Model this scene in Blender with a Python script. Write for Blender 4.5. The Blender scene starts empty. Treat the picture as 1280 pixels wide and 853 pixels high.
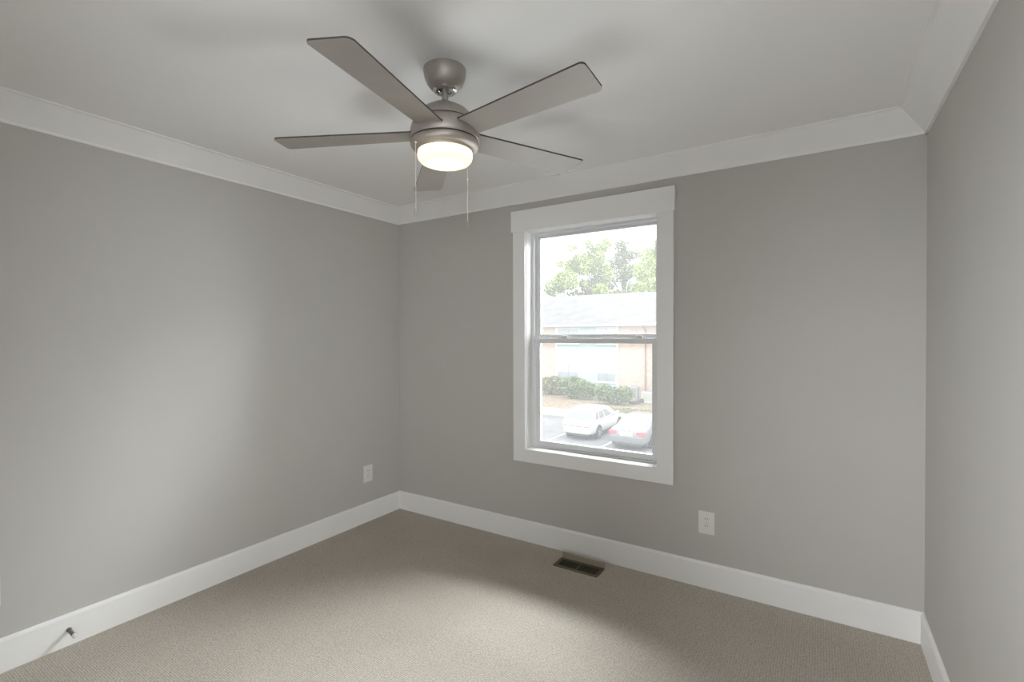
import bpy, bmesh, math, random
from math import sin, cos, pi, radians
from mathutils import Vector, Matrix

C = bpy.context.scene.collection
SC = bpy.context.scene

# ------------------------------------------------------------------ camera
EYE = Vector((0.0, 0.0, 1.398))
YAW, PITCH, ROLL, FPX = 0.565001, -0.0114823, -0.0029506, 607.721
Fv = Vector((-sin(YAW)*cos(PITCH), cos(YAW)*cos(PITCH), sin(PITCH)))
Rv = Vector((cos(YAW), sin(YAW), 0))
Uv = Rv.cross(Fv)
cr, sr = cos(ROLL), sin(ROLL)
Rv, Uv = cr*Rv + sr*Uv, -sr*Rv + cr*Uv
cam_data = bpy.data.cameras.new('camera')
cam_data.sensor_width = 36
cam_data.sensor_fit = 'HORIZONTAL'
cam_data.lens = FPX/1280*36
cam_data.clip_start = 0.02
cam_data.clip_end = 500
cam = bpy.data.objects.new('camera', cam_data)
M4 = Matrix((Rv, Uv, -Fv)).transposed().to_4x4()
M4.translation = EYE
cam.matrix_world = M4
C.objects.link(cam)
SC.camera = cam

# ------------------------------------------------------------------ light and view
SKY = 2.85
SC.view_settings.view_transform = 'Standard'
SC.view_settings.look = 'None'
SC.view_settings.gamma = 1
SC.view_settings.use_curve_mapping = False
SC.view_settings.exposure = 0.08
SC.cycles.max_bounces = 16
SC.cycles.diffuse_bounces = 10
SC.cycles.transparent_max_bounces = 16
SC.cycles.caustics_reflective = False
SC.cycles.caustics_refractive = False
SC.cycles.sample_clamp_indirect = 6
world = bpy.data.worlds.new('world')
SC.world = world
world.use_nodes = True
wn = world.node_tree
bg = wn.nodes['Background']
bg.inputs[0].default_value = (1.0, 0.995, 0.99, 1)
bg.inputs[1].default_value = SKY

# room numbers
XL, XR, YB, YR, H = -2.880, 0.401, 2.833, -1.0, 2.40
WT = 0.16                                   # outside wall thickness
WX0, WX1, WZ0, WZ1 = -1.690, -0.788, 0.622, 2.108    # rough opening
HC = 2.29                                   # underside of the crown

def portal(name, loc, rot, sx, sy):
    l = bpy.data.lights.new(name, 'AREA')
    l.shape = 'RECTANGLE'; l.size = sx; l.size_y = sy
    l.cycles.is_portal = True
    o = bpy.data.objects.new(name, l)
    o.location = loc; o.rotation_euler = rot
    C.objects.link(o)
def area(name, loc, target, sx, sy, power, col):
    l = bpy.data.lights.new(name, 'AREA')
    l.shape = 'RECTANGLE'; l.size = sx; l.size_y = sy; l.energy = power; l.color = col
    o = bpy.data.objects.new(name, l)
    o.location = loc
    o.rotation_euler = (Vector(target)-Vector(loc)).to_track_quat('-Z', 'Y').to_euler()
    C.objects.link(o); return o
# added fill lamps outside the window, standing in for sky and ground light
FILL_TINT = (0.955, 0.98, 1.0)
area('high_fill_light', (-1.4, 5.2, 4.0), (-1.3, 2.8, 1.2), 4.2, 2.0, 1600, FILL_TINT)
area('side_fill_light', (1.4, 4.5, 3.5), (-1.2, 2.9, 1.4), 2.4, 1.6, 900, FILL_TINT)
area('low_side_fill_light', (1.6, 4.9, 1.9), (-1.24, 2.8, 1.3), 2.4, 2.4, 190, FILL_TINT)
area('upward_fill_light', (-1.24, 3.7, 0.0), (-1.24, 3.71, 5.0), 2.2, 1.2, 110, FILL_TINT)
# added fill lamps behind the camera, aimed at walls and ceiling; no doorway there
area('right_rear_fill_light', (XR-.03, -0.5, 1.2), (XL, 2.5, 0.9), 0.8, 1.8, 14, FILL_TINT).data.spread = 1.15
area('rear_fill_light', (-1.1, YR+.05, 1.5), (0.4, 1.7, 0.6), 0.8, 1.7, 12.5, FILL_TINT).data.spread = 0.95
area('ceiling_fill_light', (-0.4, -0.7, 0.35), (0.1, 1.4, 2.4), 2.6, 1.2, 7.8, FILL_TINT).data.spread = 1.5
portal('window_portal', ((WX0+WX1)/2, YB+WT+0.03, (WZ0+WZ1)/2), (-pi/2, 0, 0), WX1-WX0, WZ1-WZ0)

# ------------------------------------------------------------------ materials
def mat(name, col, rough=0.6, metal=0.0, var=0.0, vscale=8.0, bump=0.0, bscale=60.0, spec=0.4):
    m = bpy.data.materials.new(name); m.use_nodes = True
    nt = m.node_tree; p = nt.nodes['Principled BSDF']
    p.inputs['Base Color'].default_value = (*col, 1)
    p.inputs['Roughness'].default_value = rough
    p.inputs['Metallic'].default_value = metal
    p.inputs['Specular IOR Level'].default_value = spec
    tc = nt.nodes.new('ShaderNodeTexCoord')
    if var > 0:
        n = nt.nodes.new('ShaderNodeTexNoise'); n.inputs['Scale'].default_value = vscale
        n.inputs['Detail'].default_value = 4
        nt.links.new(tc.outputs['Object'], n.inputs['Vector'])
        r = nt.nodes.new('ShaderNodeMapRange')
        r.inputs['To Min'].default_value = 1-var; r.inputs['To Max'].default_value = 1+var
        r.inputs['From Min'].default_value = 0.3; r.inputs['From Max'].default_value = 0.7
        nt.links.new(n.outputs['Fac'], r.inputs['Value'])
        mx = nt.nodes.new('ShaderNodeVectorMath'); mx.operation = 'SCALE'
        mx.inputs[0].default_value = col
        nt.links.new(r.outputs[0], mx.inputs['Scale'])
        nt.links.new(mx.outputs[0], p.inputs['Base Color'])
    if bump > 0:
        n2 = nt.nodes.new('ShaderNodeTexNoise'); n2.inputs['Scale'].default_value = bscale
        n2.inputs['Detail'].default_value = 3
        nt.links.new(tc.outputs['Object'], n2.inputs['Vector'])
        b = nt.nodes.new('ShaderNodeBump'); b.inputs['Strength'].default_value = bump
        b.inputs['Distance'].default_value = 0.002
        nt.links.new(n2.outputs['Fac'], b.inputs['Height'])
        nt.links.new(b.outputs[0], p.inputs['Normal'])
    return m

PAINT = mat('greige_wall_paint', (0.525, 0.51, 0.485), 0.75, var=0.012, vscale=3, bump=0.08, bscale=220, spec=0.25)
CEIL = mat('white_ceiling_paint', (0.90, 0.895, 0.885), 0.85, bump=0.05, bscale=180, spec=0.2)
TRIM = mat('white_trim_paint', (0.87, 0.865, 0.855), 0.45, var=0.01, vscale=5, spec=0.35)
VINYL = mat('white_window_vinyl', (0.80, 0.81, 0.82), 0.35, var=0.01, vscale=9)
PLASTIC = mat('white_plastic', (0.78, 0.77, 0.74), 0.35, var=0.01, vscale=30)
SLOT = mat('dark_slot', (0.03, 0.028, 0.025), 0.6, var=0.1, vscale=80)
NICKEL = mat('brushed_nickel', (0.45, 0.415, 0.38), 0.5, metal=0.75, var=0.04, vscale=40)
BLADE = mat('silver_blade_face', (0.36, 0.335, 0.305), 0.5, metal=0.15, var=0.03, vscale=14)
BLADE_EDGE = mat('dark_blade_edge', (0.07, 0.06, 0.05), 0.6, var=0.1, vscale=30)
GROOVE = mat('dark_groove', (0.06, 0.045, 0.035), 0.6, var=0.1, vscale=40)
CHAIN = mat('pull_chain_metal', (0.85, 0.80, 0.72), 0.3, metal=0.6, var=0.05, vscale=300)
CHROME = mat('chrome_ring', (0.75, 0.74, 0.72), 0.15, metal=1.0, var=0.02, vscale=60)
VENTM = mat('bronze_vent_metal', (0.16, 0.135, 0.095), 0.5, metal=0.4, var=0.08, vscale=40)
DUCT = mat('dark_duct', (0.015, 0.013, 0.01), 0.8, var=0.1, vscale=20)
DEFLECT = mat('tan_deflector', (0.36, 0.31, 0.24), 0.5, var=0.03, vscale=20)
SPRING = mat('spring_steel', (0.22, 0.20, 0.18), 0.35, metal=0.8, var=0.05, vscale=90)
RUBBERW = mat('white_rubber', (0.75, 0.74, 0.72), 0.6, var=0.02, vscale=60)

def carpet_mat():
    m = bpy.data.materials.new('looped_taupe_carpet'); m.use_nodes = True
    nt = m.node_tree; L = nt.links; p = nt.nodes['Principled BSDF']
    p.inputs['Roughness'].default_value = 0.95
    p.inputs['Specular IOR Level'].default_value = 0.05
    tc = nt.nodes.new('ShaderNodeTexCoord')
    mp = nt.nodes.new('ShaderNodeMapping'); mp.inputs['Scale'].default_value = (95, 120, 1)
    mp.inputs['Rotation'].default_value = (0, 0, 0.0)
    L.new(tc.outputs['Object'], mp.inputs['Vector'])
    v = nt.nodes.new('ShaderNodeTexVoronoi'); v.inputs['Scale'].default_value = 1.0
    v.inputs['Randomness'].default_value = 0.35
    L.new(mp.outputs[0], v.inputs['Vector'])
    n = nt.nodes.new('ShaderNodeTexNoise'); n.inputs['Scale'].default_value = 2.2; n.inputs['Detail'].default_value = 5
    L.new(tc.outputs['Object'], n.inputs['Vector'])
    nf = nt.nodes.new('ShaderNodeTexNoise'); nf.inputs['Scale'].default_value = 150; nf.inputs['Detail'].default_value = 2
    L.new(tc.outputs['Object'], nf.inputs['Vector'])
    r1 = nt.nodes.new('ShaderNodeMapRange')
    r1.inputs['From Min'].default_value = 0.1; r1.inputs['From Max'].default_value = 0.75
    r1.inputs['To Min'].default_value = 1.14; r1.inputs['To Max'].default_value = 0.72
    L.new(v.outputs['Distance'], r1.inputs['Value'])
    r2 = nt.nodes.new('ShaderNodeMapRange')
    r2.inputs['From Min'].default_value = 0.3; r2.inputs['From Max'].default_value = 0.7
    r2.inputs['To Min'].default_value = 0.95; r2.inputs['To Max'].default_value = 1.05
    L.new(n.outputs['Fac'], r2.inputs['Value'])
    r3 = nt.nodes.new('ShaderNodeMapRange')
    r3.inputs['From Min'].default_value = 0.3; r3.inputs['From Max'].default_value = 0.7
    r3.inputs['To Min'].default_value = 0.86; r3.inputs['To Max'].default_value = 1.14
    L.new(nf.outputs['Fac'], r3.inputs['Value'])
    m1 = nt.nodes.new('ShaderNodeMath'); m1.operation = 'MULTIPLY'
    L.new(r1.outputs[0], m1.inputs[0]); L.new(r2.outputs[0], m1.inputs[1])
    m2 = nt.nodes.new('ShaderNodeMath'); m2.operation = 'MULTIPLY'
    L.new(m1.outputs[0], m2.inputs[0]); L.new(r3.outputs[0], m2.inputs[1])
    sc = nt.nodes.new('ShaderNodeVectorMath'); sc.operation = 'SCALE'
    sc.inputs[0].default_value = CARPET
    L.new(m2.outputs[0], sc.inputs['Scale'])
    L.new(sc.outputs[0], p.inputs['Base Color'])
    b = nt.nodes.new('ShaderNodeBump'); b.inputs['Strength'].default_value = 0.5; b.inputs['Distance'].default_value = 0.004
    b.invert = True
    L.new(v.outputs['Distance'], b.inputs['Height']); L.new(b.outputs[0], p.inputs['Normal'])
    return m
CARPET = (0.51, 0.465, 0.405)
CARPETM = carpet_mat()

def glass_mat(name, veil=0.04):  # translucent share of the pane paints a glare haze over the view
    m = bpy.data.materials.new(name); m.use_nodes = True
    nt = m.node_tree; L = nt.links
    for n in list(nt.nodes):
        if n.type != 'OUTPUT_MATERIAL': nt.nodes.remove(n)
    out = nt.nodes['Material Output']
    t = nt.nodes.new('ShaderNodeBsdfTransparent'); t.inputs[0].default_value = (0.97, 0.985, 0.98, 1)
    d = nt.nodes.new('ShaderNodeBsdfTranslucent'); d.inputs[0].default_value = (0.95, 0.96, 0.96, 1)
    tc = nt.nodes.new('ShaderNodeTexCoord')
    n = nt.nodes.new('ShaderNodeTexNoise'); n.inputs['Scale'].default_value = 3
    L.new(tc.outputs['Object'], n.inputs['Vector'])
    r = nt.nodes.new('ShaderNodeMapRange'); r.inputs['To Min'].default_value = veil*0.85; r.inputs['To Max'].default_value = veil*1.15
    L.new(n.outputs['Fac'], r.inputs['Value'])
    mx = nt.nodes.new('ShaderNodeMixShader')
    L.new(r.outputs[0], mx.inputs[0]); L.new(t.outputs[0], mx.inputs[1]); L.new(d.outputs[0], mx.inputs[2])
    g = nt.nodes.new('ShaderNodeBsdfGlossy'); g.inputs['Roughness'].default_value = 0.02
    f = nt.nodes.new('ShaderNodeFresnel'); f.inputs[0].default_value = 1.3
    mx2 = nt.nodes.new('ShaderNodeMixShader')
    L.new(f.outputs[0], mx2.inputs[0]); L.new(mx.outputs[0], mx2.inputs[1]); L.new(g.outputs[0], mx2.inputs[2])
    L.new(mx2.outputs[0], out.inputs[0])
    return m
GLASS = glass_mat('veiled_window_glass', 0.026)  # haze built into the glass to wash out the outside

def lamp_mat():
    m = bpy.data.materials.new('lit_frosted_glass'); m.use_nodes = True
    nt = m.node_tree; L = nt.links
    for n in list(nt.nodes):
        if n.type != 'OUTPUT_MATERIAL': nt.nodes.remove(n)
    out = nt.nodes['Material Output']
    t = nt.nodes.new('ShaderNodeBsdfTranslucent'); t.inputs[0].default_value = (0.95, 0.90, 0.80, 1)
    e = nt.nodes.new('ShaderNodeEmission'); e.inputs[0].default_value = (1.0, 0.78, 0.48, 1); e.inputs[1].default_value = 0.75
    n = nt.nodes.new('ShaderNodeTexNoise'); n.inputs['Scale'].default_value = 12
    r = nt.nodes.new('ShaderNodeMapRange'); r.inputs['To Min'].default_value = 0.30; r.inputs['To Max'].default_value = 0.34
    L.new(n.outputs['Fac'], r.inputs['Value']); L.new(r.outputs[0], e.inputs[1])
    a = nt.nodes.new('ShaderNodeAddShader')
    L.new(t.outputs[0], a.inputs[0]); L.new(e.outputs[0], a.inputs[1]); L.new(a.outputs[0], out.inputs[0])
    return m
LAMP = lamp_mat()

# ------------------------------------------------------------------ mesh helpers
class MB:
    def __init__(s): s.bm = bmesh.new()
    def box(s, x0, x1, y0, y1, z0, z1, M=None):
        v = [s.bm.verts.new(q) for q in ((x0,y0,z0),(x1,y0,z0),(x1,y1,z0),(x0,y1,z0),(x0,y0,z1),(x1,y0,z1),(x1,y1,z1),(x0,y1,z1))]
        for f in ((0,3,2,1),(4,5,6,7),(0,1,5,4),(1,2,6,5),(2,3,7,6),(3,0,4,7)): s.bm.faces.new([v[i] for i in f])
        if M is not None: bmesh.ops.transform(s.bm, matrix=M, verts=v)
        return s
    def quad(s, *P):
        s.bm.faces.new([s.bm.verts.new(p) for p in P]); return s
    def prism(s, poly, fn, a, b):
        """poly: 2d outline; fn(u,v,t) -> 3d ; extruded from t=a to t=b"""
        A = [s.bm.verts.new(fn(u, v, a)) for u, v in poly]; B = [s.bm.verts.new(fn(u, v, b)) for u, v in poly]
        n = len(poly)
        for i in range(n): s.bm.faces.new([A[i], A[(i+1)%n], B[(i+1)%n], B[i]])
        s.bm.faces.new(A[::-1]); s.bm.faces.new(B)
        return s
    def lathe(s, prof, seg=48, M=None, caps=True):
        rings = []; vs = []
        for r, z in prof:
            ring = [s.bm.verts.new((r*cos(2*pi*i/seg), r*sin(2*pi*i/seg), z)) for i in range(seg)]
            rings.append(ring); vs += ring
        for a, b in zip(rings, rings[1:]):
            for i in range(seg): s.bm.faces.new([a[i], a[(i+1)%seg], b[(i+1)%seg], b[i]])
        if caps:
            s.bm.faces.new(rings[0][::-1]); s.bm.faces.new(rings[-1])
        if M is not None: bmesh.ops.transform(s.bm, matrix=M, verts=vs)
        return s
    def tube(s, pts, rad, seg=8):
        pts = [Vector(p) for p in pts]
        if not hasattr(rad, '__len__'): rad = [rad]*len(pts)
        prev = None; rings = []
        for i, p in enumerate(pts):
            d = (pts[min(i+1, len(pts)-1)] - pts[max(i-1, 0)]).normalized()
            if prev is None:
                u = d.orthogonal().normalized()
            else:
                u = (prev - d*prev.dot(d)).normalized()
            prev = u; w = d.cross(u)
            rings.append([s.bm.verts.new(p + (u*cos(2*pi*k/seg) + w*sin(2*pi*k/seg))*rad[i]) for k in range(seg)])
        for a, b in zip(rings, rings[1:]):
            for i in range(seg): s.bm.faces.new([a[i], a[(i+1)%seg], b[(i+1)%seg], b[i]])
        s.bm.faces.new(rings[0][::-1]); s.bm.faces.new(rings[-1])
        return s
    def build(s, name, m, parent=None, smooth=False, bevel=0.0, seg=2, subd=0, autosmooth=None):
        bmesh.ops.recalc_face_normals(s.bm, faces=s.bm.faces)
        me = bpy.data.meshes.new(name); s.bm.to_mesh(me); s.bm.free()
        me.materials.append(m)
        o = bpy.data.objects.new(name, me); C.objects.link(o)
        if parent is not None: o.parent = parent
        if smooth:
            for f in me.polygons: f.use_smooth = True
            if autosmooth:
                me.set_sharp_from_angle(angle=radians(autosmooth))
        if bevel > 0:
            b = o.modifiers.new('bevel', 'BEVEL'); b.width = bevel; b.segments = seg; b.limit_method = 'ANGLE'
            b.angle_limit = radians(40)
        if subd:
            q = o.modifiers.new('subd', 'SUBSURF'); q.levels = subd; q.render_levels = subd
        return o

def tag(o, label=None, cat=None, group=None, kind=None):
    if label: o['label'] = label
    if cat: o['category'] = cat
    if group: o['group'] = group
    if kind: o['kind'] = kind
    return o
def empty(name, loc=(0,0,0), rz=0):
    o = bpy.data.objects.new(name, None); o.empty_display_size = 0.1
    C.objects.link(o); o.location = loc; o.rotation_euler = (0, 0, rz); return o
def struct(o, label=None, cat=None): return tag(o, label, cat, None, 'structure')

# ------------------------------------------------------------------ the room shell
struct(MB().box(XL-.12, XR+.12, YR-.12, YB+WT, -.12, 0).build('floor', CARPETM), 'taupe looped wall to wall carpet floor', 'floor')
struct(MB().box(XL-.12, XR+.12, YR-.12, YB+WT, H, H+.15).build('ceiling', CEIL), 'plain white painted bedroom ceiling', 'ceiling')
struct(MB().box(XL-.12, XL, YR-.12, YB+WT, 0, H).build('wall_left', PAINT), 'greige wall left of the window wall', 'wall')
struct(MB().box(XR, XR+.12, YR-.12, YB+WT, 0, H).build('wall_right', PAINT), 'greige wall at the right edge of the photo', 'wall')
wb = MB()
wb.box(XL, WX0, YB, YB+WT, 0, H); wb.box(WX1, XR, YB, YB+WT, 0, H)
wb.box(WX0, WX1, YB, YB+WT, 0, WZ0); wb.box(WX0, WX1, YB, YB+WT, WZ1, H)
struct(wb.build('wall_back', PAINT), 'greige wall that holds the window', 'wall')
# wall behind the camera
DX0, DX1, DZ = -0.75, 0.15, 2.04
wr = MB()
wr.box(XL, XR, YR-.12, YR, 0, H)
struct(wr.build('wall_rear', PAINT), 'greige wall behind the camera', 'wall')

# crown moulding: flat sloping face with a small lip at the wall
PRJ = 0.112
crown = [(0, HC), (0.012, HC), (0.014, HC+0.012), (PRJ-0.012, H-0.010), (PRJ, H-0.006), (PRJ, H), (0, H)]
bs = [(0, 0), (0.014, 0), (0.014, 0.130), (0.010, 0.138), (0.004, 0.142), (0, 0.142)]
def run(side, prof, name, lab, cat):
    if side == 'left':  f = lambda u, v, t: (XL+u, t, v); a, b = YR, YB
    if side == 'right': f = lambda u, v, t: (XR-u, t, v); a, b = YR, YB
    if side == 'back':  f = lambda u, v, t: (t, YB-u, v); a, b = XL, XR
    if side == 'rear':  f = lambda u, v, t: (t, YR+u, v); a, b = XL, XR
    struct(MB().prism(prof, f, a, b).build(name, TRIM), lab, cat)
for i, (sd, w) in enumerate((('left', 'on the left wall'), ('back', 'above the window'), ('right', 'on the right wall'), ('rear', 'behind the camera'))):
    run(sd, crown, 'trim_%d' % (i+1), 'white crown moulding ' + w, 'crown moulding')
for sd, w in (('left', 'along the left wall'), ('back', 'along the window wall'), ('right', 'along the right wall'), ('rear', 'behind the camera')):
    run(sd, bs, 'baseboard_' + sd, 'white baseboard ' + w, 'baseboard')

# ------------------------------------------------------------------ the window
win = empty('window_1', ((WX0+WX1)/2, YB, WZ0))
struct(win, 'white double hung window looking out on the car park', 'window')
winM = Matrix.Translation(-Vector(win.location))
def wpart(mb, name, m, bevel=0.0015, parent=None, label=None, off=True):
    bmesh.ops.transform(mb.bm, matrix=winM, verts=mb.bm.verts)
    o = mb.build(name, m, parent or win, bevel=bevel)
    if label: o['label'] = label
    return o
T = 0.019
wpart(MB().box(-1.787, -0.695, YB-.026, YB, 2.100, 2.241), 'head_casing', TRIM)
wpart(MB().box(-1.775, -1.683, YB-T, YB, 0.629, 2.100), 'side_casing', TRIM)
wpart(MB().box(-0.796, -0.702, YB-T, YB, 0.629, 2.100), 'side_casing', TRIM)
wpart(MB().box(-1.775, -0.702, YB-T, YB, 0.542, 0.629), 'apron_casing', TRIM)
# jamb liners (inner box) ; vinyl unit frame ; sashes
JD = YB+0.075
wpart(MB().box(WX0, -1.680, YB, JD, WZ0, WZ1), 'jamb_liner', TRIM)
wpart(MB().box(-0.798, WX1, YB, JD, WZ0, WZ1), 'jamb_liner', TRIM)
wpart(MB().box(-1.680, -0.798, YB, JD, 2.098, WZ1), 'head_liner', TRIM)
wpart(MB().box(-1.680, -0.798, YB, JD, WZ0, 0.631), 'stool', TRIM)
uf = MB()
uf.box(WX0, -1.664, JD, YB+WT, WZ0, WZ1); uf.box(-0.814, WX1, JD, YB+WT, WZ0, WZ1)
uf.box(-1.664, -0.814, JD, YB+WT, 2.084, WZ1); uf.box(-1.664, -0.814, JD, YB+WT, WZ0, 0.640)
uf.box(-1.664, -1.656, YB+.108, YB+.116, 1.38, 2.084); uf.box(-0.822, -0.814, YB+.108, YB+.116, 1.38, 2.084)
wpart(uf, 'window_frame', VINYL)
def sash(y0, y1, x0, x1, z0, z1, st, bot, top, name):
    s = MB()
    s.box(x0, x0+st, y0, y1, z0, z1); s.box(x1-st, x1, y0, y1, z0, z1)
    s.box(x0+st, x1-st, y0, y1, z0, z0+bot); s.box(x0+st, x1-st, y0, y1, z1-top, z1)
    o = wpart(s, name, VINYL)
    g = MB().box(x0+st-.004, x1-st+.004, (y0+y1)/2-.002, (y0+y1)/2+.002, z0+bot-.004, z1-top+.004)
    bmesh.ops.transform(g.bm, matrix=winM, verts=g.bm.verts)
    g.build('pane', GLASS, o)
    return o
lower = sash(YB+.082, YB+.112, -1.660, -0.816, 0.641, 1.378, 0.036, 0.034, 0.032, 'lower_sash')
upper = sash(YB+.118, YB+.146, -1.660, -0.816, 1.362, 2.084, 0.022, 0.042, 0.016, 'upper_sash')
for x in (-1.455, -0.945):
    k = MB().box(x-.030, x+.030, YB+.088, YB+.110, 1.378, 1.386)
    k.lathe([(0.012, 1.386), (0.012, 1.392), (0.008, 1.394)], 16, Matrix.Translation((x, YB+.099, 0)))
    k.box(x-.005, x+.034, YB+.090, YB+.100, 1.388, 1.395)
    wpart(k, 'sash_lock', PLASTIC)

# ------------------------------------------------------------------ ceiling fan
FX, FY = -1.199, 1.424
fan = empty('ceiling_fan', (FX, FY, H))
tag(fan, 'brushed nickel five blade ceiling fan with lit round glass light', 'ceiling fan')
def z(a): return a - H
MB().lathe([(0.079, z(2.400)), (0.079, z(2.384)), (0.076, z(2.368)), (0.068, z(2.348)), (0.056, z(2.333)), (0.047, z(2.327)), (0.040, z(2.325))], 64).build('canopy', NICKEL, fan, smooth=True, autosmooth=50)
MB().lathe([(0.018, z(2.327)), (0.044, z(2.327)), (0.045, z(2.321)), (0.040, z(2.317)), (0.026, z(2.317)), (0.024, z(2.322)), (0.018, z(2.322))], 48).build('canopy_ring', CHROME, fan, smooth=True, autosmooth=40)['label'] = 'shiny ring under the canopy'
MB().lathe([(0.024, z(2.3225)), (0.024, z(2.3245)), (0.010, z(2.3245))], 32).build('hanger_ball', GROOVE, fan)
MB().lathe([(0.0125, z(2.33)), (0.0125, z(2.272))], 24).build('downrod', NICKEL, fan, smooth=True, autosmooth=50)
# fan hub frame hangs very slightly out of level, as in the photo
TX, TY = 0.0292, -0.0096
tilt = Matrix(((1, 0, 0, 0), (0, 1, 0, 0), (TX, TY, 1, 0), (0, 0, 0, 1)))
MB().lathe([(0.014, z(2.284)), (0.020, z(2.279)), (0.030, z(2.272)), (0.055, z(2.261)), (0.085, z(2.243)), (0.104, z(2.224)), (0.113, z(2.206)), (0.115, z(2.198))], 64).build('motor_dome', NICKEL, fan, smooth=True, autosmooth=60)
MB().lathe([(0.113, z(2.199)), (0.113, z(2.194))], 64).build('motor_groove', GROOVE, fan, smooth=True, autosmooth=50)
MB().lathe([(0.116, z(2.1945)), (0.124, z(2.185)), (0.128, z(2.172)), (0.130, z(2.155)), (0.130, z(2.134)), (0.128, z(2.131))], 64).build('motor_housing', NICKEL, fan, smooth=True, autosmooth=60)
MB().lathe([(0.1255, z(2.132)), (0.1255, z(2.125))], 64).build('motor_groove', GROOVE, fan, smooth=True, autosmooth=50)
MB().lathe([(0.127, z(2.1255)), (0.130, z(2.120)), (0.129, z(2.111)), (0.124, z(2.104)), (0.116, z(2.1005)), (0.110, z(2.099)), (0.106, z(2.094)), (0.104, z(2.090))], 64).build('light_fitter', NICKEL, fan, smooth=True, autosmooth=60)
bowl = MB().lathe([(0.1005, z(2.093)), (0.1025, z(2.086)), (0.1035, z(2.074)), (0.1005, z(2.062)), (0.092, z(2.052)), (0.078, z(2.046)), (0.055, z(2.042)), (0.028, z(2.040)), (0.004, z(2.0395))], 64)
bowl.build('glass_bowl', LAMP, fan, smooth=True)['label'] = 'lit frosted glass bowl'
pl = bpy.data.lights.new('fan_bulb', 'POINT'); pl.energy = 0.50; pl.color = (1.0, 0.86, 0.66); pl.shadow_soft_size = 0.02
po = bpy.data.objects.new('fan_bulb', pl); C.objects.link(po); po.parent = fan; po.location = (0, 0, z(2.078))

# blades: fitted against the photo (pitch 8.1 deg, slight droop)
A0, Z0, TP, R0, R1, WTIP, WROOT, DRP = -78.09, 2.1548-0.0, 0.1425, 0.637, 0.6305, 0.0698, 0.0525, 0.0145
def blade_outline():
    pts = []
    n = 7
    # cw side from root to tip, rounded corners, back along the ccw side
    def edge(sgn, R, rc):
        L = []
        v1 = sgn*WTIP
        for i in range(n+1):
            t = pi/2*i/n
            L.append((R - rc + rc*sin(t), v1 - sgn*rc*(1-cos(t))*1.0))
        return L
    rc0, rc1 = 0.016, 0.022
    cw = []
    for i in range(n+1):
        t = pi/2*i/n
        cw.append((R0 - rc0 + rc0*sin(t), -(WTIP - rc0 + rc0*cos(t))))
    ccw = []
    for i in range(n+1):
        t = pi/2*(1-i/n)
        ccw.append((R1 - rc1 + rc1*sin(t), (WTIP - rc1 + rc1*cos(t))))
    return [(0.112, -WROOT)] + cw + ccw + [(0.112, WROOT)]
OUT = blade_outline()
for k in range(5):
    a = radians(A0 + 72*k)
    def f(r, v, t):
        x = r*cos(a) - v*sin(a); y = r*sin(a) + v*cos(a)
        return (x, y, Z0 - H - v*TP - DRP*r + TX*x + TY*y + t)
    b = MB().prism(OUT, f, 0.0, 0.0012).build('blade', BLADE, fan)
    MB().prism(OUT, f, 0.0013, 0.0068).build('blade_edge', BLADE_EDGE, b)['label'] = 'dark blade edge'
    # slot line where the blade enters the motor body
    sl = []
    for i in range(13):
        v = -WROOT*1.02 + 2.04*WROOT*i/12
        rr = math.sqrt(max(0.1305**2 - v*v, 0))
        sl.append(f(rr, v, 0.004))
    MB().tube(sl, 0.0042, 6).build('blade_slot', GROOVE, fan)
# pull chains
for (cx, cy, zt, zb, mid) in ((-0.045, -0.112, 2.106, 1.862, None), (0.007, 0.118, 2.104, 1.855, 2.02)):
    if mid is not None: cy = 0.128
    ch = MB()
    nb = int((zt-zb)/0.0042)
    for i in range(nb):
        zz = z(zt - (i+.5)*(zt-zb)/nb)
        ch.lathe([(0.0004, zz-.0018), (0.0013, zz-.0012), (0.0016, zz), (0.0013, zz+.0012), (0.0004, zz+.0018)], 6, Matrix.Translation((cx, cy, 0)))
    ch.tube([(cx, cy, z(zt)), (cx, cy, z(zb))], 0.0007, 5)
    ch.lathe([(0.005, z(zt)), (0.004, z(zt)-.006), (0.002, z(zt)-.008)], 12, Matrix.Translation((cx, cy, 0)))
    if mid: ch.lathe([(0.0015, z(mid)+.004), (0.003, z(mid)+.002), (0.003, z(mid)-.002), (0.0015, z(mid)-.004)], 12, Matrix.Translation((cx, cy, 0)))
    c_ = ch.build('pull_chain', CHAIN, fan, smooth=True)
    MB().lathe([(0.0015, z(zb)+.002), (0.004, z(zb)-.001), (0.0052, z(zb)-.008), (0.0058, z(zb)-.016), (0.0045, z(zb)-.020), (0.0015, z(zb)-.021)], 16, Matrix.Translation((cx, cy, 0))).build('pull_fob', NICKEL, c_, smooth=True)

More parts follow.
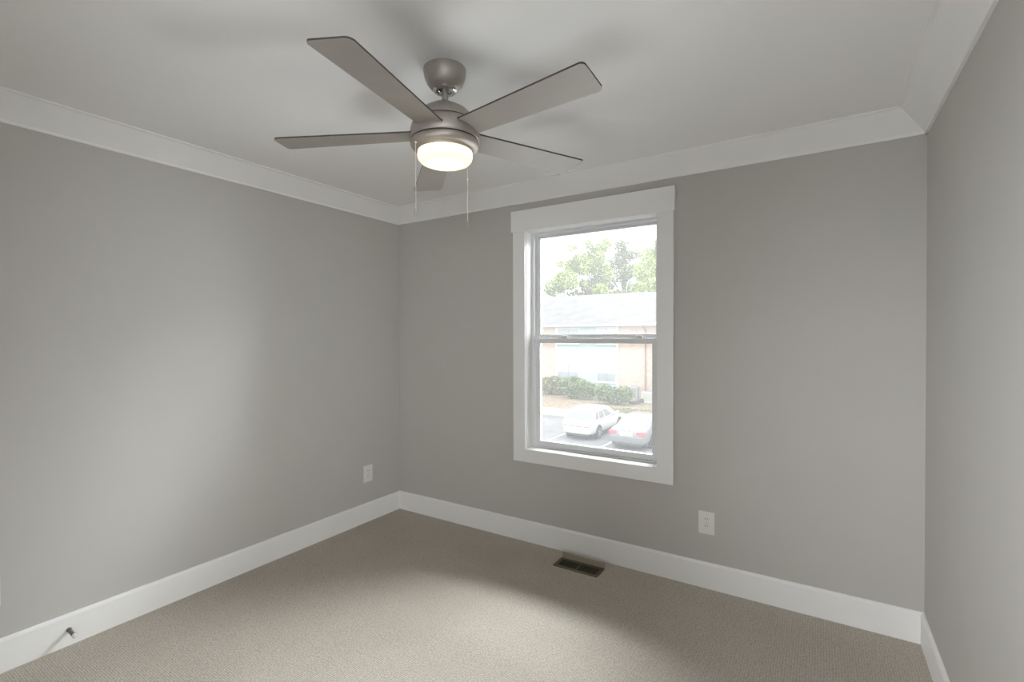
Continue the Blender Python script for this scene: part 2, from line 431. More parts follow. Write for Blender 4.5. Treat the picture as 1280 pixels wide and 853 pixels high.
# ------------------------------------------------------------------ outlets
def outlet(loc, rz, label, holes=True):
    o = empty('wall_outlet', loc, rz)
    tag(o, label, 'outlet', None)
    # local: x along the wall, -y out of the wall
    pl_ = MB().box(-.0425, .0425, -.006, 0, -.0625, .0625).build('cover_plate', PLASTIC, o, bevel=0.003)
    for s in (1, -1):
        f_ = MB().prism([(0.0165*cos(t)*(1 if abs(cos(t)) < .9 else .95), 0.0145*sin(t)) for t in [2*pi*i/24 for i in range(24)]],
                        lambda u, v, t: (u, t, v + s*0.0195), -.0085, -.004).build('receptacle', PLASTIC, o)
        h = MB()
        h.box(-.0075, -.0052, -.0088, -.008, s*0.0195-.001, s*0.0195+.008)
        h.box(.0052, .0075, -.0088, -.008, s*0.0195-.000, s*0.0195+.007)
        h.lathe([(0.0026, -.0008), (0.0026, 0)], 12, Matrix.Translation((0, -.008, s*0.0195-.007)) @ Matrix.Rotation(pi/2, 4, 'X'))
        h.build('slots', SLOT, f_)
    MB().lathe([(0.003, 0), (0.003, .001), (0.002, .0015)], 12, Matrix.Translation((0, -.006, 0)) @ Matrix.Rotation(pi/2, 4, 'X')).build('screw', NICKEL, o)
    return o
G = 'white duplex wall outlets'
for o in (outlet((-0.526, YB, 0.360), 0, 'white duplex outlet on the window wall, right of the window'),
          outlet((XL, 2.504, 0.360), pi/2, 'white duplex outlet on the left wall near the room corner'),
          outlet((XL, 0.514, 0.340), pi/2, 'white duplex outlet on the left wall cut by the photo edge')):
    o['group'] = G

# ------------------------------------------------------------------ floor vent
vx0, vx1, vy0, vy1 = -1.367, -1.080, 2.608, 2.730
vent = empty('floor_vent', ((vx0+vx1)/2, (vy0+vy1)/2, 0))
tag(vent, 'bronze metal floor vent in the carpet below the window', 'vent')
hx, hy = (vx1-vx0)/2, (vy1-vy0)/2
fr = MB(); e = 0.020
fr.box(-hx, hx, -hy, -hy+e, 0, .006); fr.box(-hx, hx, hy-e, hy, 0, .006)
fr.box(-hx, -hx+e, -hy+e, hy-e, 0, .006); fr.box(hx-e, hx, -hy+e, hy-e, 0, .006)
fr.box(-.003, .003, -hy+e, hy-e, 0.001, .005)
fr.build('vent_frame', VENTM, vent, bevel=0.002)
lv = MB(); n = 24
for i in range(n):
    x = -hx+e + (i+.5)*(2*hx-2*e)/n
    lv.box(x-.0011, x+.0011, -hy+e, hy-e, .0008, .0045, None)
lv.build('louvres', VENTM, vent)
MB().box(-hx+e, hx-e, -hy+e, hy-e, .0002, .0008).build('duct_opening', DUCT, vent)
MB().box(-hx+.006, hx-.002, hy, hy+.003, 0, .038).build('deflector', DEFLECT, vent, bevel=.001)['label'] = 'tan upright deflector strip'

# ------------------------------------------------------------------ door stop
ds = empty('door_stop', (XL+.014, 0.770, 0.072))
tag(ds, 'small spring door stop screwed to the left baseboard', 'door stop')
ds.rotation_euler = (0, radians(96), 0)
MB().lathe([(0.010, 0), (0.010, .003), (0.008, .006), (0.006, .010)], 20).build('base_plate', SPRING, ds, smooth=True, autosmooth=40)
sp = [(0.0062*cos(t*2*pi), 0.0062*sin(t*2*pi), 0.008 + 0.052*t/14) for t in [i/10 for i in range(141)]]
MB().tube(sp, 0.0015, 6).build('spring', SPRING, ds, smooth=True)
MB().lathe([(0.006, .058), (0.0085, .060), (0.0085, .072), (0.006, .076), (0.002, .077)], 20).build('rubber_tip', RUBBERW, ds, smooth=True, autosmooth=50)['label'] = 'white rubber tip'

#EXTERIOR
# ------------------------------------------------------------------ outside: ground
ZG = -3.2
ASPH = mat('grey_asphalt', (0.215, 0.215, 0.23), 0.9, var=0.10, vscale=1.2, bump=0.3, bscale=40, spec=0.1)
CONC = mat('pale_concrete', (0.33, 0.32, 0.30), 0.9, var=0.05, vscale=1.5, spec=0.1)
STRAW = mat('pine_straw_ground', (0.27, 0.22, 0.17), 0.95, var=0.25, vscale=5, bump=0.5, bscale=25, spec=0.05)
LAWN = mat('patchy_lawn', (0.24, 0.25, 0.13), 0.95, var=0.3, vscale=3, spec=0.05)
LINE = mat('white_stall_paint', (0.55, 0.55, 0.55), 0.8, var=0.05, vscale=6)
lot = MB().box(-45, 25, YB+1.5, 24.15, ZG-.3, ZG).build('parking_lot', ASPH)
struct(lot, 'grey asphalt car park below the window', 'parking lot')
for i in range(-2, 4):
    x = -10.06 + 2.50*i
    MB().box(x-.05, x+.05, 17.0, 23.3, ZG, ZG+.004).build('stall_line', LINE, lot)
struct(MB().box(-45, 25, 24.15, 24.30, ZG-.3, ZG+.13).build('kerb', CONC), 'pale concrete kerb at the head of the parking stalls', 'kerb')
struct(MB().box(-45, 25, 24.30, 26.75, ZG-.3, ZG+.12).build('sidewalk', CONC), 'pale concrete sidewalk beyond the parked cars', 'sidewalk')
struct(MB().box(-45, 25, 26.75, 70, ZG-.3, ZG+.10).build('ground', STRAW), 'brown pine straw ground in front of the brick building', 'ground')
ZB = ZG + 0.10
gp = MB(); random.seed(4)
for i in range(1400):
    x = random.uniform(-11.6, -6.8); y = random.uniform(26.8, 28.6)
    if random.random() < abs(x+9.6)/3.2: continue
    h = random.uniform(.05, .12); a = random.uniform(0, pi); w = .02
    gp.quad((x-w*cos(a), y-w*sin(a), ZB), (x+w*cos(a), y+w*sin(a), ZB), (x+w*cos(a)+random.uniform(-.04, .04), y+w*sin(a), ZB+h), (x-w*cos(a), y-w*sin(a)+random.uniform(-.04, .04), ZB+h))
tag(gp.build('lawn_grass', LAWN), 'thin patch of grass beside the sidewalk in front of the cars', 'grass', kind='stuff')

# ------------------------------------------------------------------ outside: the brick apartment building
YF = 33.7
def brick_mat():
    m = bpy.data.materials.new('pale_red_brick'); m.use_nodes = True
    nt = m.node_tree; L = nt.links; p = nt.nodes['Principled BSDF']
    p.inputs['Roughness'].default_value = 0.9; p.inputs['Specular IOR Level'].default_value = 0.1
    tc = nt.nodes.new('ShaderNodeTexCoord')
    sx = nt.nodes.new('ShaderNodeSeparateXYZ'); L.new(tc.outputs['Object'], sx.inputs[0])
    ad = nt.nodes.new('ShaderNodeMath'); ad.operation = 'ADD'
    L.new(sx.outputs[0], ad.inputs[0]); L.new(sx.outputs[1], ad.inputs[1])
    cx = nt.nodes.new('ShaderNodeCombineXYZ'); L.new(ad.outputs[0], cx.inputs[0]); L.new(sx.outputs[2], cx.inputs[1])
    b = nt.nodes.new('ShaderNodeTexBrick'); b.inputs['Scale'].default_value = 1.0
    b.inputs['Brick Width'].default_value = 0.22; b.inputs['Row Height'].default_value = 0.075; b.inputs['Mortar Size'].default_value = 0.008
    b.inputs['Color1'].default_value = (0.54, 0.44, 0.385, 1); b.inputs['Color2'].default_value = (0.45, 0.355, 0.31, 1)
    b.inputs['Mortar'].default_value = (0.42, 0.38, 0.34, 1)
    L.new(cx.outputs[0], b.inputs['Vector']); L.new(b.outputs['Color'], p.inputs['Base Color'])
    return m
BRICK = brick_mat()
SIDING = mat('pale_blue_siding', (0.40, 0.47, 0.49), 0.7, var=0.03, vscale=2, spec=0.2)
EXTRIM = mat('white_outdoor_trim', (0.60, 0.60, 0.59), 0.6, var=0.02, vscale=3, spec=0.2)
def shingle_mat():
    m = mat('grey_roof_shingle', (0.20, 0.197, 0.205), 0.95, var=0.10, vscale=1.3, bump=0.4, bscale=12, spec=0.05)
    return m
SHING = shingle_mat()
BLIND = mat('white_blind', (0.50, 0.50, 0.50), 0.7, var=0.02, vscale=4)
DKGLASS = mat('grey_window_glass', (0.30, 0.33, 0.36), 0.15, var=0.12, vscale=1.5, spec=0.5)
MULL = mat('grey_mullion', (0.34, 0.34, 0.35), 0.6, var=0.05, vscale=6)
PIPE = mat('brown_downspout', (0.26, 0.19, 0.165), 0.6, var=0.05, vscale=4)
SOFF = mat('grey_soffit_paint', (0.5, 0.5, 0.5), 0.8, var=0.02, vscale=3)  # plain mid grey for the soffit boards
BX0, BX1 = -31.0, 3.0
bld = empty('apartment_building', ((BX0+BX1)/2, YF, ZB))
tag(bld, 'two storey brick apartment building with blue panel and grey shingle roof', 'building')
BM = Matrix.Translation(-Vector(bld.location))
def bp(mb, name, m, parent=None, bevel=0.0, label=None):
    bmesh.ops.transform(mb.bm, matrix=BM, verts=mb.bm.verts)
    o = mb.build(name, m, parent or bld, bevel=bevel)
    if label: o['label'] = label
    return o
PX0, PX1 = -17.30, -12.33
bp(MB().box(BX0, PX0, YF, YF+9.5, ZB-.2, 2.1).box(PX1, BX1, YF, YF+9.5, ZB-.2, 2.1).box(PX0, PX1, YF+.1, YF+9.5, ZB-.2, 2.1), 'brick_wall', BRICK)
bp(MB().box(PX0, PX1, YF-.02, YF+.1, ZB, 2.1), 'siding_panel', SIDING, label='pale blue siding panel between the brick walls')
bp(MB().box(PX0-.06, PX0+.10, YF-.05, YF+.0, ZB, 2.1), 'panel_trim', EXTRIM)
bp(MB().box(PX1-.10, PX1+.06, YF-.05, YF+.0, ZB, 2.1), 'panel_trim', EXTRIM)
# roof: eave to ridge to rear eave
YE, ZE, YRD, ZR = YF-.55, 2.22, YF+4.75, 4.83
rp = [(YE, ZE), (YRD, ZR), (YF+10.1, ZE), (YF+10.1, ZE-.14), (YRD, ZR-.16), (YE, ZE-.14)]
bp(MB().prism(rp, lambda u, v, t: (t, u, v), BX0-.4, BX1+.4), 'roof', SHING)
bp(MB().prism([(YF, 2.0), (YRD, ZR-.17), (YF+9.5, 2.0)], lambda u, v, t: (t, u, v), BX0, BX1), 'gable', BRICK)
bp(MB().box(BX0-.4, BX1+.4, YE+.02, YF, 2.02, 2.06), 'soffit', SOFF)
gt = MB().prism([(YE, 2.20), (YE-.11, 2.20), (YE-.11, 2.12), (YE-.07, 2.06), (YE, 2.06)], lambda u, v, t: (t, u, v), BX0-.4, BX1+.4)
bp(gt, 'gutter', EXTRIM)
def bwin(x0, x1, z0, z1, k):
    fr = MB(); e = .07; xm = (x0+x1)/2; zm = (z0+z1)/2 + .02
    fr.box(x0, x0+e, YF-.07, YF-.02, z0, z1); fr.box(x1-e, x1, YF-.07, YF-.02, z0, z1)
    fr.box(x0+e, x1-e, YF-.07, YF-.02, z0, z0+e); fr.box(x0+e, x1-e, YF-.07, YF-.02, z1-e, z1)
    fr.box(x0-.04, x1+.04, YF-.10, YF-.02, z0-.06, z0)
    f = bp(fr, 'window', EXTRIM)
    bp(MB().box(x0+e, xm-.035, YF-.035, YF-.02, z0+e, z1-e).box(xm+.035, x1-e, YF-.035, YF-.02, z0+e, z1-e), 'pane', DKGLASS, f)
    bp(MB().box(x0+e, xm-.035, YF-.042, YF-.036, zm-.03, zm).box(xm+.035, x1-e, YF-.042, YF-.036, zm-.03, zm), 'meeting_rail', DKGLASS, f)
    bp(MB().box(xm-.03, xm+.03, YF-.07, YF-.02, z0+e, z1-e), 'mullion', MULL, f)
    bb = MB()
    for (a, b_) in ((x0+e, xm-.035), (xm+.035, x1-e)):
        bb.box(a, b_, YF-.05, YF-.043, zm if k != 'open' else z1-.14, z1-e)
    bp(bb, 'blind', BLIND, f)
bwin(-17.20, -15.32, -2.05, -0.80, '')
bwin(-13.95, -12.42, -2.05, -0.80, '')
bwin(-17.20, -15.32, 0.72, 1.98, 'open')
bwin(-13.95, -12.42, 0.72, 1.98, '')
xp = -10.30
bp(MB().tube([(xp, YE-.05, 2.08), (xp, YE, 1.98), (xp, YF-.08, 1.70), (xp, YF-.05, 1.5), (xp, YF-.05, ZB+.15), (xp, YF-.25, ZB+.05)], .055, 8), 'downspout', PIPE)
def roofz(y): return ZE + (y-YE)*(ZR-ZE)/(YRD-YE)
for (x, y, h) in ((-16.7, YF+3.0, .45), (-12.25, YF+4.3, .22), (-11.85, YF+3.7, .16), (-11.6, YF+4.35, .20)):
    m_ = MB()
    m_.lathe([(.07, roofz(y)-.1), (.07, roofz(y)+h)], 12, Matrix.Translation((x, y, 0)))
    m_.lathe([(.16, roofz(y)-.10), (.12, roofz(y)+.09), (.07, roofz(y)+.12)], 12, Matrix.Translation((x, y, 0)))
    bp(m_, 'roof_vent', MULL if h < .3 else EXTRIM)

# ------------------------------------------------------------------ outside: air conditioners and pipes
ACM = mat('grey_condenser_metal', (0.36, 0.36, 0.375), 0.6, var=0.05, vscale=6)
ACL = mat('pale_condenser_metal', (0.50, 0.50, 0.48), 0.6, var=0.04, vscale=6)
GRILL = mat('condenser_grille', (0.22, 0.22, 0.23), 0.7, var=0.1, vscale=12)
def condenser(x, y, w, h, m, label):
    o = empty('air_conditioner', (x, y, ZB)); tag(o, label, 'air conditioner', 'air conditioners against the brick wall')
    q = w/2
    MB().box(-q-.08, q+.08, -q-.08, q+.08, 0, .07).build('pad', CONC, o)
    b = MB()
    for sx in (-1, 1):
        for sy in (-1, 1): b.box(min(sx*q, sx*(q-.08)), max(sx*q, sx*(q-.08)), min(sy*q, sy*(q-.08)), max(sy*q, sy*(q-.08)), .07, h-.08)
    b.box(-q, q, -q, q, h-.10, h); b.box(-q, q, -q, q, .07, .15)
    b.build('cabinet', m, o, bevel=.01)
    MB().box(-q+.03, q-.03, -q+.03, q-.03, .15, h-.10).build('coil', GRILL if m is ACM else m, o)
    g = MB()
    for i in range(9):
        zz = .20 + i*(h-.36)/8
        g.box(-q+.06, q-.06, -q+.008, -q+.022, zz, zz+.03); g.box(-q+.06, q-.06, q-.022, q-.008, zz, zz+.03)
        g.box(-q+.008, -q+.022, -q+.06, q-.06, zz, zz+.03); g.box(q-.022, q-.008, -q+.06, q-.06, zz, zz+.03)
    g.build('louvres', m, o)
    MB().lathe([(q*.8, h), (q*.8, h+.03), (q*.7, h+.05), (.02, h+.06)], 24).build('fan_guard', GRILL, o)
condenser(-10.85, 32.9, .58, .95, ACM, 'upright grey air conditioner at the end of the bushes')
condenser(-9.5, 31.9, .86, .76, ACL, 'low pale air conditioner right of the downspout')
lp = empty('drain_pipe', (-10.0, 31.0, ZB)); tag(lp, 'dark pipe lying on the ground between the air conditioners', 'pipe')
DKP = mat('dark_pipe', (0.06, 0.055, 0.055), 0.7, var=0.1, vscale=6)
MB().tube([(-.45, -.35, .10), (-.1, -.05, .14), (.28, .25, .30)], .07, 8).build('pipe_section', DKP, lp, smooth=True)
MB().tube([(-.25, -.4, .08), (.1, -.15, .12), (.40, .05, .20)], .055, 8).build('pipe_section', DKP, lp, smooth=True)

# ------------------------------------------------------------------ outside: plants
def leafmat(name, col, var=.35, vs=1.2):
    m = mat(name, col, 0.8, var=var, vscale=vs, spec=0.15)
    return m
HEDGE = leafmat('hedge_leaf', (0.20, 0.255, 0.135), .4, 2.0)
HEDGE2 = leafmat('hedge_leaf_yellow', (0.25, 0.265, 0.155), .35, 2.0)
TREEL = leafmat('tree_leaf_light', (0.30, 0.37, 0.12), .35, .5)
TREED = leafmat('tree_leaf_dark', (0.17, 0.20, 0.11), .3, .5)
BARK = mat('grey_bark', (0.15, 0.13, 0.115), 0.95, var=0.2, vscale=3)
def leaves(name, m, parent, blobs, n, size, seed, shell=0.0):
    """n leaf blades spread over ellipsoid blobs (cx,cy,cz,rx,ry,rz)"""
    rnd = random.Random(seed); V = []; F = []
    wts = [b[3]*b[5]*b[4]**.5 for b in blobs]
    for i in range(n):
        b = rnd.choices(blobs, wts)[0]
        d = Vector((rnd.gauss(0, 1), rnd.gauss(0, 1), rnd.gauss(0, 1))).normalized()
        r = (shell + (1-shell)*rnd.random()**(1/3)) * rnd.uniform(.85, 1.08)
        c = Vector((b[0]+d.x*b[3]*r, b[1]+d.y*b[4]*r, b[2]+d.z*b[5]*r))
        u = Vector((rnd.gauss(0, 1), rnd.gauss(0, 1), rnd.gauss(0, .7))).normalized()
        w = u.cross(Vector((rnd.gauss(0, 1), rnd.gauss(0, 1), rnd.gauss(0, 1)))).normalized()
        s = size*rnd.uniform(.6, 1.3); k = len(V)
        V += [c-u*s, c+w*s*.45, c+u*s, c-w*s*.45]; F.append((k, k+1, k+2, k+3))
    me = bpy.data.meshes.new(name); me.from_pydata([tuple(v) for v in V], [], F); me.materials.append(m)
    o = bpy.data.objects.new(name, me); C.objects.link(o); o.parent = parent
    return o
def bush(x, y, rx, ry, h, m, label, seed, n):
    o = empty('shrub', (x, y, ZB)); tag(o, label, 'shrub', 'shrubs along the brick building')
    rnd = random.Random(seed)
    bl = []
    for i in range(9):
        a = rnd.uniform(0, 2*pi); q = rnd.uniform(.2, .55)
        bl.append((rx*q*cos(a)*1.2, ry*q*sin(a), h*rnd.uniform(.35, .62), rx*rnd.uniform(.42, .6), ry*.6, h*rnd.uniform(.28, .40)))
    leaves('foliage', m, o, bl, int(n*1.8), .095, seed, .5)
    st = MB()
    for i in range(9):
        a = rnd.uniform(0, 2*pi); st.tube([(.1*cos(a), .1*sin(a), -.02), (.5*rx*cos(a), .5*ry*sin(a), h*.6)], [.03, .012], 6)
    st.build('stem', BARK, o)
bush(-17.35, 32.8, 1.15, .60, 1.50, HEDGE2, 'yellowish green shrub at the left end of the row by the building', 3, 5200)
bush(-14.5, 31.45, 1.32, .68, 1.62, HEDGE, 'tall green shrub below the left ground floor window', 5, 7800)
bush(-11.3, 29.95, 1.22, .62, 1.42, HEDGE, 'green shrub in front of the right ground floor window by the air conditioner', 8, 7500)

def tree(x, y, h, blobs, n, m, label, seed, size, trunk=.28, nbr=14, k=1.0):
    x *= k; y *= k; h *= k; size *= k                 # a bigger tree standing further off
    blobs = [(b[0]*k, b[1]*k, (b[2]-4.5)*k+4.5, b[3]*k, b[4]*k, b[5]*k) for b in blobs]
    o = empty('tree', (x, y, ZB)); tag(o, label, 'tree', 'trees behind the brick building')
    leaves('foliage', m, o, blobs, n, size, seed)
    rnd = random.Random(seed+1); t = MB()
    t.tube([(0, 0, -.1), (.1, 0, h*.25), (-.05, .1, h*.45), (.1, 0, h*.62)], [trunk, trunk*.8, trunk*.6, trunk*.35], 8)
    t.build('trunk', BARK, o, smooth=True)
    br = MB()
    for i in range(nbr):
        b = blobs[i % len(blobs)]
        z0 = h*rnd.uniform(.28, .58)
        p0 = Vector((0.03, 0, z0)); p2 = Vector((b[0]+rnd.uniform(-.5, .5)*b[3], b[1]+rnd.uniform(-.5, .5)*b[4], b[2]+rnd.uniform(-.2, .6)*b[5]))
        if p2.z < z0: p0.z = max(p2.z-1.5, 1)
        p1 = p0.lerp(p2, .5) + Vector((rnd.uniform(-.3, .3), rnd.uniform(-.3, .3), rnd.uniform(0, .5)))
        br.tube([p0, p1, p2], [trunk*.35, trunk*.22, trunk*.08], 6)
        for j in range(3):
            q0 = p1.lerp(p2, rnd.uniform(0, .7)); q1 = q0 + Vector((rnd.gauss(0, .9), rnd.gauss(0, .9), rnd.uniform(.2, 1.4)))
            br.tube([q0, q1], [trunk*.12, trunk*.04], 5)
    br.build('branches', BARK, o, smooth=True)
# pixel-free description of the crowns: offsets along the view's right hand direction and height above ground
def rblobs(L, seed):
    rnd = random.Random(seed); out = []
    for (u, v, r) in L:                       # u along the building-facing right direction, v height
        out.append((u*.9, u*.45*.5+rnd.uniform(-1.2, 1.2), v, r, r*.9, r*.85))
    return out
big = rblobs([(-4.1, 6.9, 1.1), (-3.0, 7.6, 1.5), (-3.4, 9.6, 1.2), (-2.0, 10.3, 1.5), (-1.6, 8.4, 1.3), (-.6, 12.3, 1.6), (-1.8, 12.0, 1.1), (.6, 11.8, 1.2), (.9, 13.4, .9), (-.2, 9.9, .9), (2.1, 14.2, .8), (1.9, 12.6, .8), (2.6, 10.9, .7), (1.6, 9.2, 1.0), (2.9, 8.6, .9), (1.1, 10.6, 1.0), (.7, 9.0, .9), (1.7, 11.7, .9), (-4.9, 7.9, .5), (-3.0, 10.7, .6), (-2.6, 12.1, .6), (-1.2, 13.8, .6), (.2, 14.2, .6), (-4.4, 9.2, .5)], 2)
tree(-21.2, 48.5, 15.0, big, 12500, TREEL, 'broad light green tree rising behind the building roof', 11, .17, .30, 40, 1.13)
sp2 = rblobs([(0, 13.4, 1.1), (.9, 11.8, 1.2), (-1.4, 12.6, 1.1), (.1, 14.7, .9), (.1, 14.0, .8), (-2.0, 10.4, 1.2), (1.6, 9.6, 1.2), (-.2, 11.2, 1.0), (-2.4, 14.4, .9), (1.5, 13.6, .8), (2.6, 11.0, .9)], 7)
tree(-19.2, 54.5, 15.0, sp2, 6000, TREED, 'thin grey green tree with bare twigs showing beside the broad tree', 23, .15, .22, 40, 1.2)
rt = rblobs([(0, 12.0, 1.0), (-.6, 10.6, 1.1), (.7, 10.8, 1.2), (-1.0, 8.8, 1.3), (.5, 8.6, 1.5), (2.4, 10.0, 1.6), (2.8, 8.0, 1.6), (1.6, 12.6, 1.1)], 9)
tree(-13.6, 46.0, 13.5, rt, 11000, TREEL, 'green tree behind the roof at the right side of the window view', 31, .16, .26, 16)
lb = rblobs([(-4, 6.6, 1.2), (-2, 7.0, 1.3), (0, 7.3, 1.3), (2, 7.9, 1.3), (-5.5, 6.3, 1.0)], 12)
tree(-18.9, 47.2, 8.6, lb, 5000, TREED, 'low dark olive tree just above the roof ridge', 41, .16, .2, 10)

# ------------------------------------------------------------------ outside: cars
WHITEP = mat('white_car_paint', (0.62, 0.62, 0.62), 0.25, var=0.01, vscale=2, spec=0.5)
SILVER = mat('silver_grey_car_paint', (0.21, 0.215, 0.23), 0.28, metal=0.3, var=0.02, vscale=2, spec=0.5)
CGLASS = mat('car_window_glass', (0.19, 0.21, 0.235), 0.08, var=0.05, vscale=3, spec=0.7)
TYRE = mat('black_tyre', (0.03, 0.03, 0.03), 0.85, var=0.1, vscale=12)
RIM = mat('silver_wheel', (0.42, 0.42, 0.43), 0.35, metal=0.5, var=0.04, vscale=12)
REDL = mat('red_tail_lamp', (0.42, 0.10, 0.12), 0.2, var=0.1, vscale=9, spec=0.6)
CLEARL = mat('clear_lamp', (0.55, 0.53, 0.52), 0.15, var=0.05, vscale=9, spec=0.6)
BLACKP = mat('black_car_plastic', (0.05, 0.05, 0.052), 0.6, var=0.08, vscale=9)
PLATE = mat('white_number_plate', (0.55, 0.55, 0.56), 0.4, var=0.05, vscale=9)

def loft(stations, name, m, parent, subd=2):
    """stations: (y, [(x,z)...] half outline bottom centre to top centre)"""
    b = MB(); rings = []
    for y, hp in stations:
        full = [(x, z_) for x, z_ in hp] + [(-x, z_) for x, z_ in hp[-2:0:-1]]
        rings.append([b.bm.verts.new((x, y, z_)) for x, z_ in full])
    for A, B in zip(rings, rings[1:]):
        n = len(A)
        for i in range(n): b.bm.faces.new([A[i], A[(i+1) % n], B[(i+1) % n], B[i]])
    b.bm.faces.new(rings[0]); b.bm.faces.new(rings[-1])
    return b.build(name, m, parent, smooth=True, subd=subd)

def car(x, y, P, label):
    kx, kz = P['k']; P = dict(P)
    P['hw'] *= kx
    P['body'] = [(a, w*kx, b*kz, c*kz, d*kz, e*kz) for (a, w, b, c, d, e) in P['body']]
    P['cabin'] = [(z_*kz, a, b, w*kx) for (z_, a, b, w) in P['cabin']]
    P['lamp'] = [(u*kx, v*kz) for u, v in P['lamp']]
    P['plate'] = (P['plate'][0], P['plate'][1]*kz); P['emb'] = (P['emb'][0], P['emb'][1]*kz)
    P['bump'] = (P['bump'][0], P['bump'][1]*kz, P['bump'][2]*kz); P['mirz'] *= kz; P['R'] *= .94
    if P.get('crease'): P['crease'] = (P['crease'][0], P['crease'][1]*kz)
    o = empty('car', (x, y, ZG)); tag(o, label, 'car', None)
    paint = P['paint']
    st = []
    for (yy, w, zb, zm, zt, cr_) in P['body']:
        st.append((yy, [(0, zb), (w*.80, zb), (w*.965, zb+.08), (w*1.0, zm), (w*.985, zt-.14), (w*.93, zt-.03), (w*.72, zt+cr_*.5), (0, zt+cr_)]))
    loft(st, 'body', paint, o)
    # cabin from horizontal rounded rings
    lv = P['cabin']    # list of (z, y0, y1, w)
    b = MB(); rings = []
    def ring(z_, y0, y1, w, c=.10):
        return [(-w+c, y0, z_), (w-c, y0, z_), (w, y0+c*1.2, z_), (w, y1-c*1.8, z_), (w-c, y1, z_), (-w+c, y1, z_), (-w, y1-c*1.8, z_), (-w, y0+c*1.2, z_)]
    for l in lv: rings.append([b.bm.verts.new(v) for v in ring(*l)])
    for A, B in zip(rings, rings[1:]):
        for i in range(8): b.bm.faces.new([A[i], A[(i+1) % 8], B[(i+1) % 8], B[i]])
    b.bm.faces.new(rings[0][::-1]); b.bm.faces.new(rings[-1])
    b.build('cabin', paint, o, smooth=True, bevel=.03, seg=3)
    r0, r1 = [Vector(v) for v in ring(*lv[0])], [Vector(v) for v in ring(*lv[1])]
    def patch(ia, ib, u0, u1, v0, v1, name, m=CGLASS, off=.012, vsk0=0.0, vsk1=0.0):
        A0_, B0_, A1_, B1_ = r0[ia], r0[ib], r1[ia], r1[ib]
        nrm = (B0_-A0_).cross(A1_-A0_).normalized()
        P_ = lambda u, v: (A0_.lerp(B0_, u)).lerp(A1_.lerp(B1_, u), v)
        q = [P_(u0, v0), P_(u1, v0), P_(u1+vsk1, v1), P_(u0+vsk0, v1)]
        mb = MB(); O = [mb.bm.verts.new(p_+nrm*off) for p_ in q]; I = [mb.bm.verts.new(p_-nrm*.02) for p_ in q]
        mb.bm.faces.new(O); mb.bm.faces.new(I[::-1])
        for i in range(4): mb.bm.faces.new([O[i], I[i], I[(i+1) % 4], O[(i+1) % 4]])
        return mb.build(name, m, o, bevel=.006)
    patch(0, 1, .0, 1.0, P['rw'][0], P['rw'][1], 'rear_window')
    patch(4, 5, .02, .98, .12, .92, 'windshield')
    for (u0, u1, s0, s1) in P['sw']:
        patch(2, 3, u0, u1, .14, .88, 'side_window', vsk0=s0, vsk1=s1)
        patch(6, 7, 1-u1, 1-u0, .14, .88, 'side_window', vsk0=-s1, vsk1=-s0)
    # wheels
    R = P['R']
    for wy in P['axles']:
        for s in (-1, 1):
            X = s*(P['hw']-.085)
            Mx = Matrix.Translation((X, wy, R)) @ Matrix.Rotation(pi/2, 4, 'Y')
            wb_ = MB().lathe([(R*.62, -.10), (R*.93, -.10), (R, -.07), (R, .07), (R*.93, .10), (R*.62, .10)], 32, Mx).build('wheel', TYRE, o, smooth=True, autosmooth=40)
            sp_ = MB(); sg = 1 if s > 0 else -1
            sp_.lathe([(R*.66, sg*.070), (R*.66, sg*.104), (R*.58, sg*.104), (R*.56, sg*.085), (R*.02, sg*.08)], 28, Mx)
            for k in range(5):
                Mk = Mx @ Matrix.Rotation(2*pi*k/5, 4, 'Z')
                sp_.box(-.035, .035, 0, R*.6, min(sg*.07, sg*.102), max(sg*.07, sg*.102), Mk)
            sp_.build('rim', RIM, wb_)
            MB().lathe([(R*1.13, -.02), (R*1.13, .014)], 32, Matrix.Translation((s*(P['hw']-.012), wy, R+.01)) @ Matrix.Rotation(pi/2, 4, 'Y')).build('wheel_arch', BLACKP, o)
    for s in (-1, 1):
        mb = MB()
        mb.prism([(a_[0]*s, a_[1]) for a_ in P['lamp']], lambda u, v, t: (u, t, v), P['lampy'][0], P['lampy'][1])
        mb.build('tail_lamp', P['lampm'], o, bevel=.02, seg=3)
        mm = MB().box(s*P['hw'] - (0 if s > 0 else .17), s*P['hw'] + (.17 if s > 0 else 0), P['mir'], P['mir']+.12, P['mirz'], P['mirz']+.15)
        mm.build('side_mirror', paint, o, bevel=.03, seg=3)
    MB().box(-.26, .26, P['plate'][0]-.012, P['plate'][0]+.10, P['plate'][1], P['plate'][1]+.14).build('licence_plate', PLATE, o, bevel=.004)
    MB().box(-P['hw']*.74, P['hw']*.74, P['bump'][0], P['bump'][0]+.5, P['bump'][1], P['bump'][2]).build('rear_valance', BLACKP, o, bevel=.03)
    MB().box(-P['hw']*.90, P['hw']*.90, .35, P['L']-.45, .17, .34).build('underbody', BLACKP, o)
    MB().lathe([(.055, 0), (.055, .012), (.04, .018), (.002, .02)], 20, Matrix.Translation((0, P['emb'][0], P['emb'][1])) @ Matrix.Rotation(pi/2, 4, 'X')).build('emblem', RIM, o, smooth=True)
    if P.get('crease'):
        MB().box(-.62, .62, P['crease'][0], P['crease'][0]+.06, P['crease'][1], P['crease'][1]+.02).build('hatch_seam', BLACKP if paint is WHITEP else RIM, o)
    return o
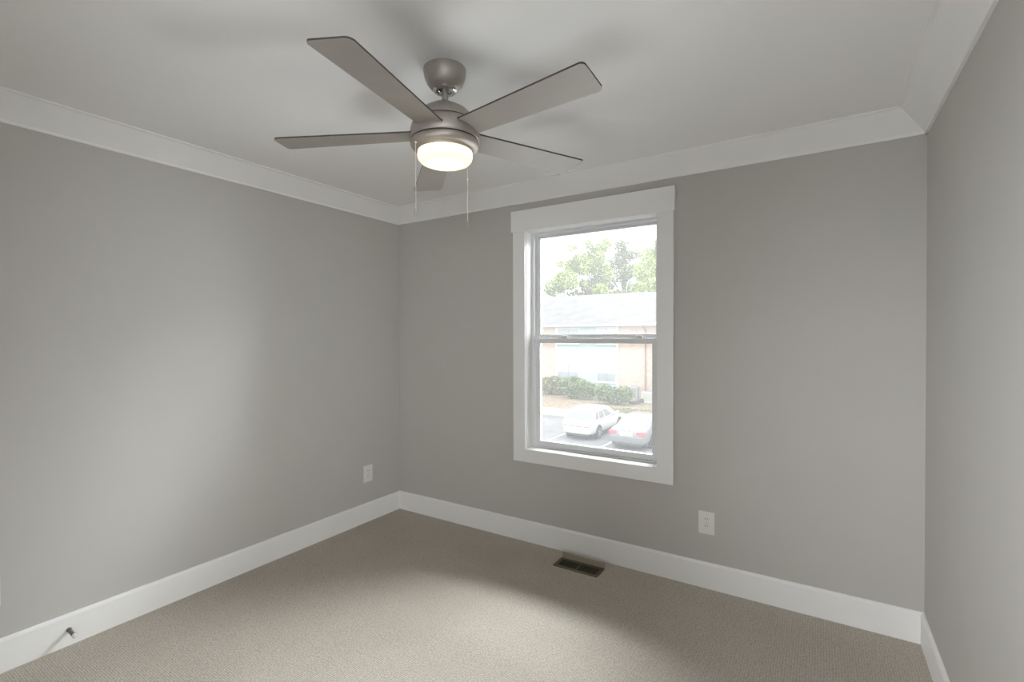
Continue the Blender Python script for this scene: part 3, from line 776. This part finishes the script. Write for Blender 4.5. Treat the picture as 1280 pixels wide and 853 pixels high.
HATCH = dict(k=(.86, .88), paint=WHITEP, L=4.2, hw=.87, R=.31, axles=(.78, 3.34),
    body=[(0.0, .74, .38, .60, .84, .0), (.05, .81, .30, .62, .92, .01), (.22, .86, .24, .60, .98, .03), (.8, .875, .22, .60, .98, .03), (2.2, .875, .22, .58, .95, .03), (2.9, .87, .22, .58, .92, .05), (3.4, .86, .23, .56, .86, .06), (3.95, .80, .26, .52, .74, .05), (4.15, .68, .30, .5, .62, .03), (4.2, .6, .34, .48, .56, .02)],
    cabin=[(.94, .08, 3.22, .85), (1.42, .42, 2.38, .71), (1.49, .56, 2.15, .60)],
    rw=(.14, .86), sw=[(.06, .20, .05, .03), (.24, .46, .03, .02), (.50, .80, .02, -.06)],
    lamp=[(.56, .74), (.80, .70), (.80, .92), (.64, .96)], lampy=(.035, .20), lampm=CLEARL, mir=2.75, mirz=.95,
    plate=(.0, .50), bump=(.06, .20, .36), emb=(.0, .84), crease=(-.005, .68))
SEDAN = dict(k=(.88, .89), paint=SILVER, L=4.7, hw=.90, R=.33, axles=(1.0, 3.75),
    body=[(0.0, .74, .36, .52, .72, .0), (.05, .83, .28, .54, .86, .02), (.18, .88, .24, .58, .98, .03), (.8, .905, .22, .60, 1.0, .03), (1.5, .905, .22, .60, .97, .03), (3.0, .90, .22, .58, .93, .03), (3.6, .89, .23, .56, .88, .06), (4.3, .83, .26, .52, .76, .05), (4.62, .72, .30, .5, .64, .03), (4.7, .62, .34, .48, .56, .02)],
    cabin=[(.95, .72, 3.45, .84), (1.31, 1.46, 2.75, .66), (1.37, 1.62, 2.50, .56)],
    rw=(.10, .90), sw=[(.16, .42, .06, .03), (.46, .80, .03, -.08)],
    lamp=[(.42, .70), (.80, .66), (.86, .80), (.80, .88), (.46, .84)], lampy=(.015, .30), lampm=REDL, mir=2.95, mirz=.95,
    plate=(-.005, .66), bump=(.04, .20, .34), emb=(.02, .86), crease=(.0, .60))
car(-9.0, 19.45, HATCH, 'white hatchback parked in the car park, seen from behind')
car(-6.51, 18.72, SEDAN, 'silver grey saloon with red tail lamps parked right of the white car')
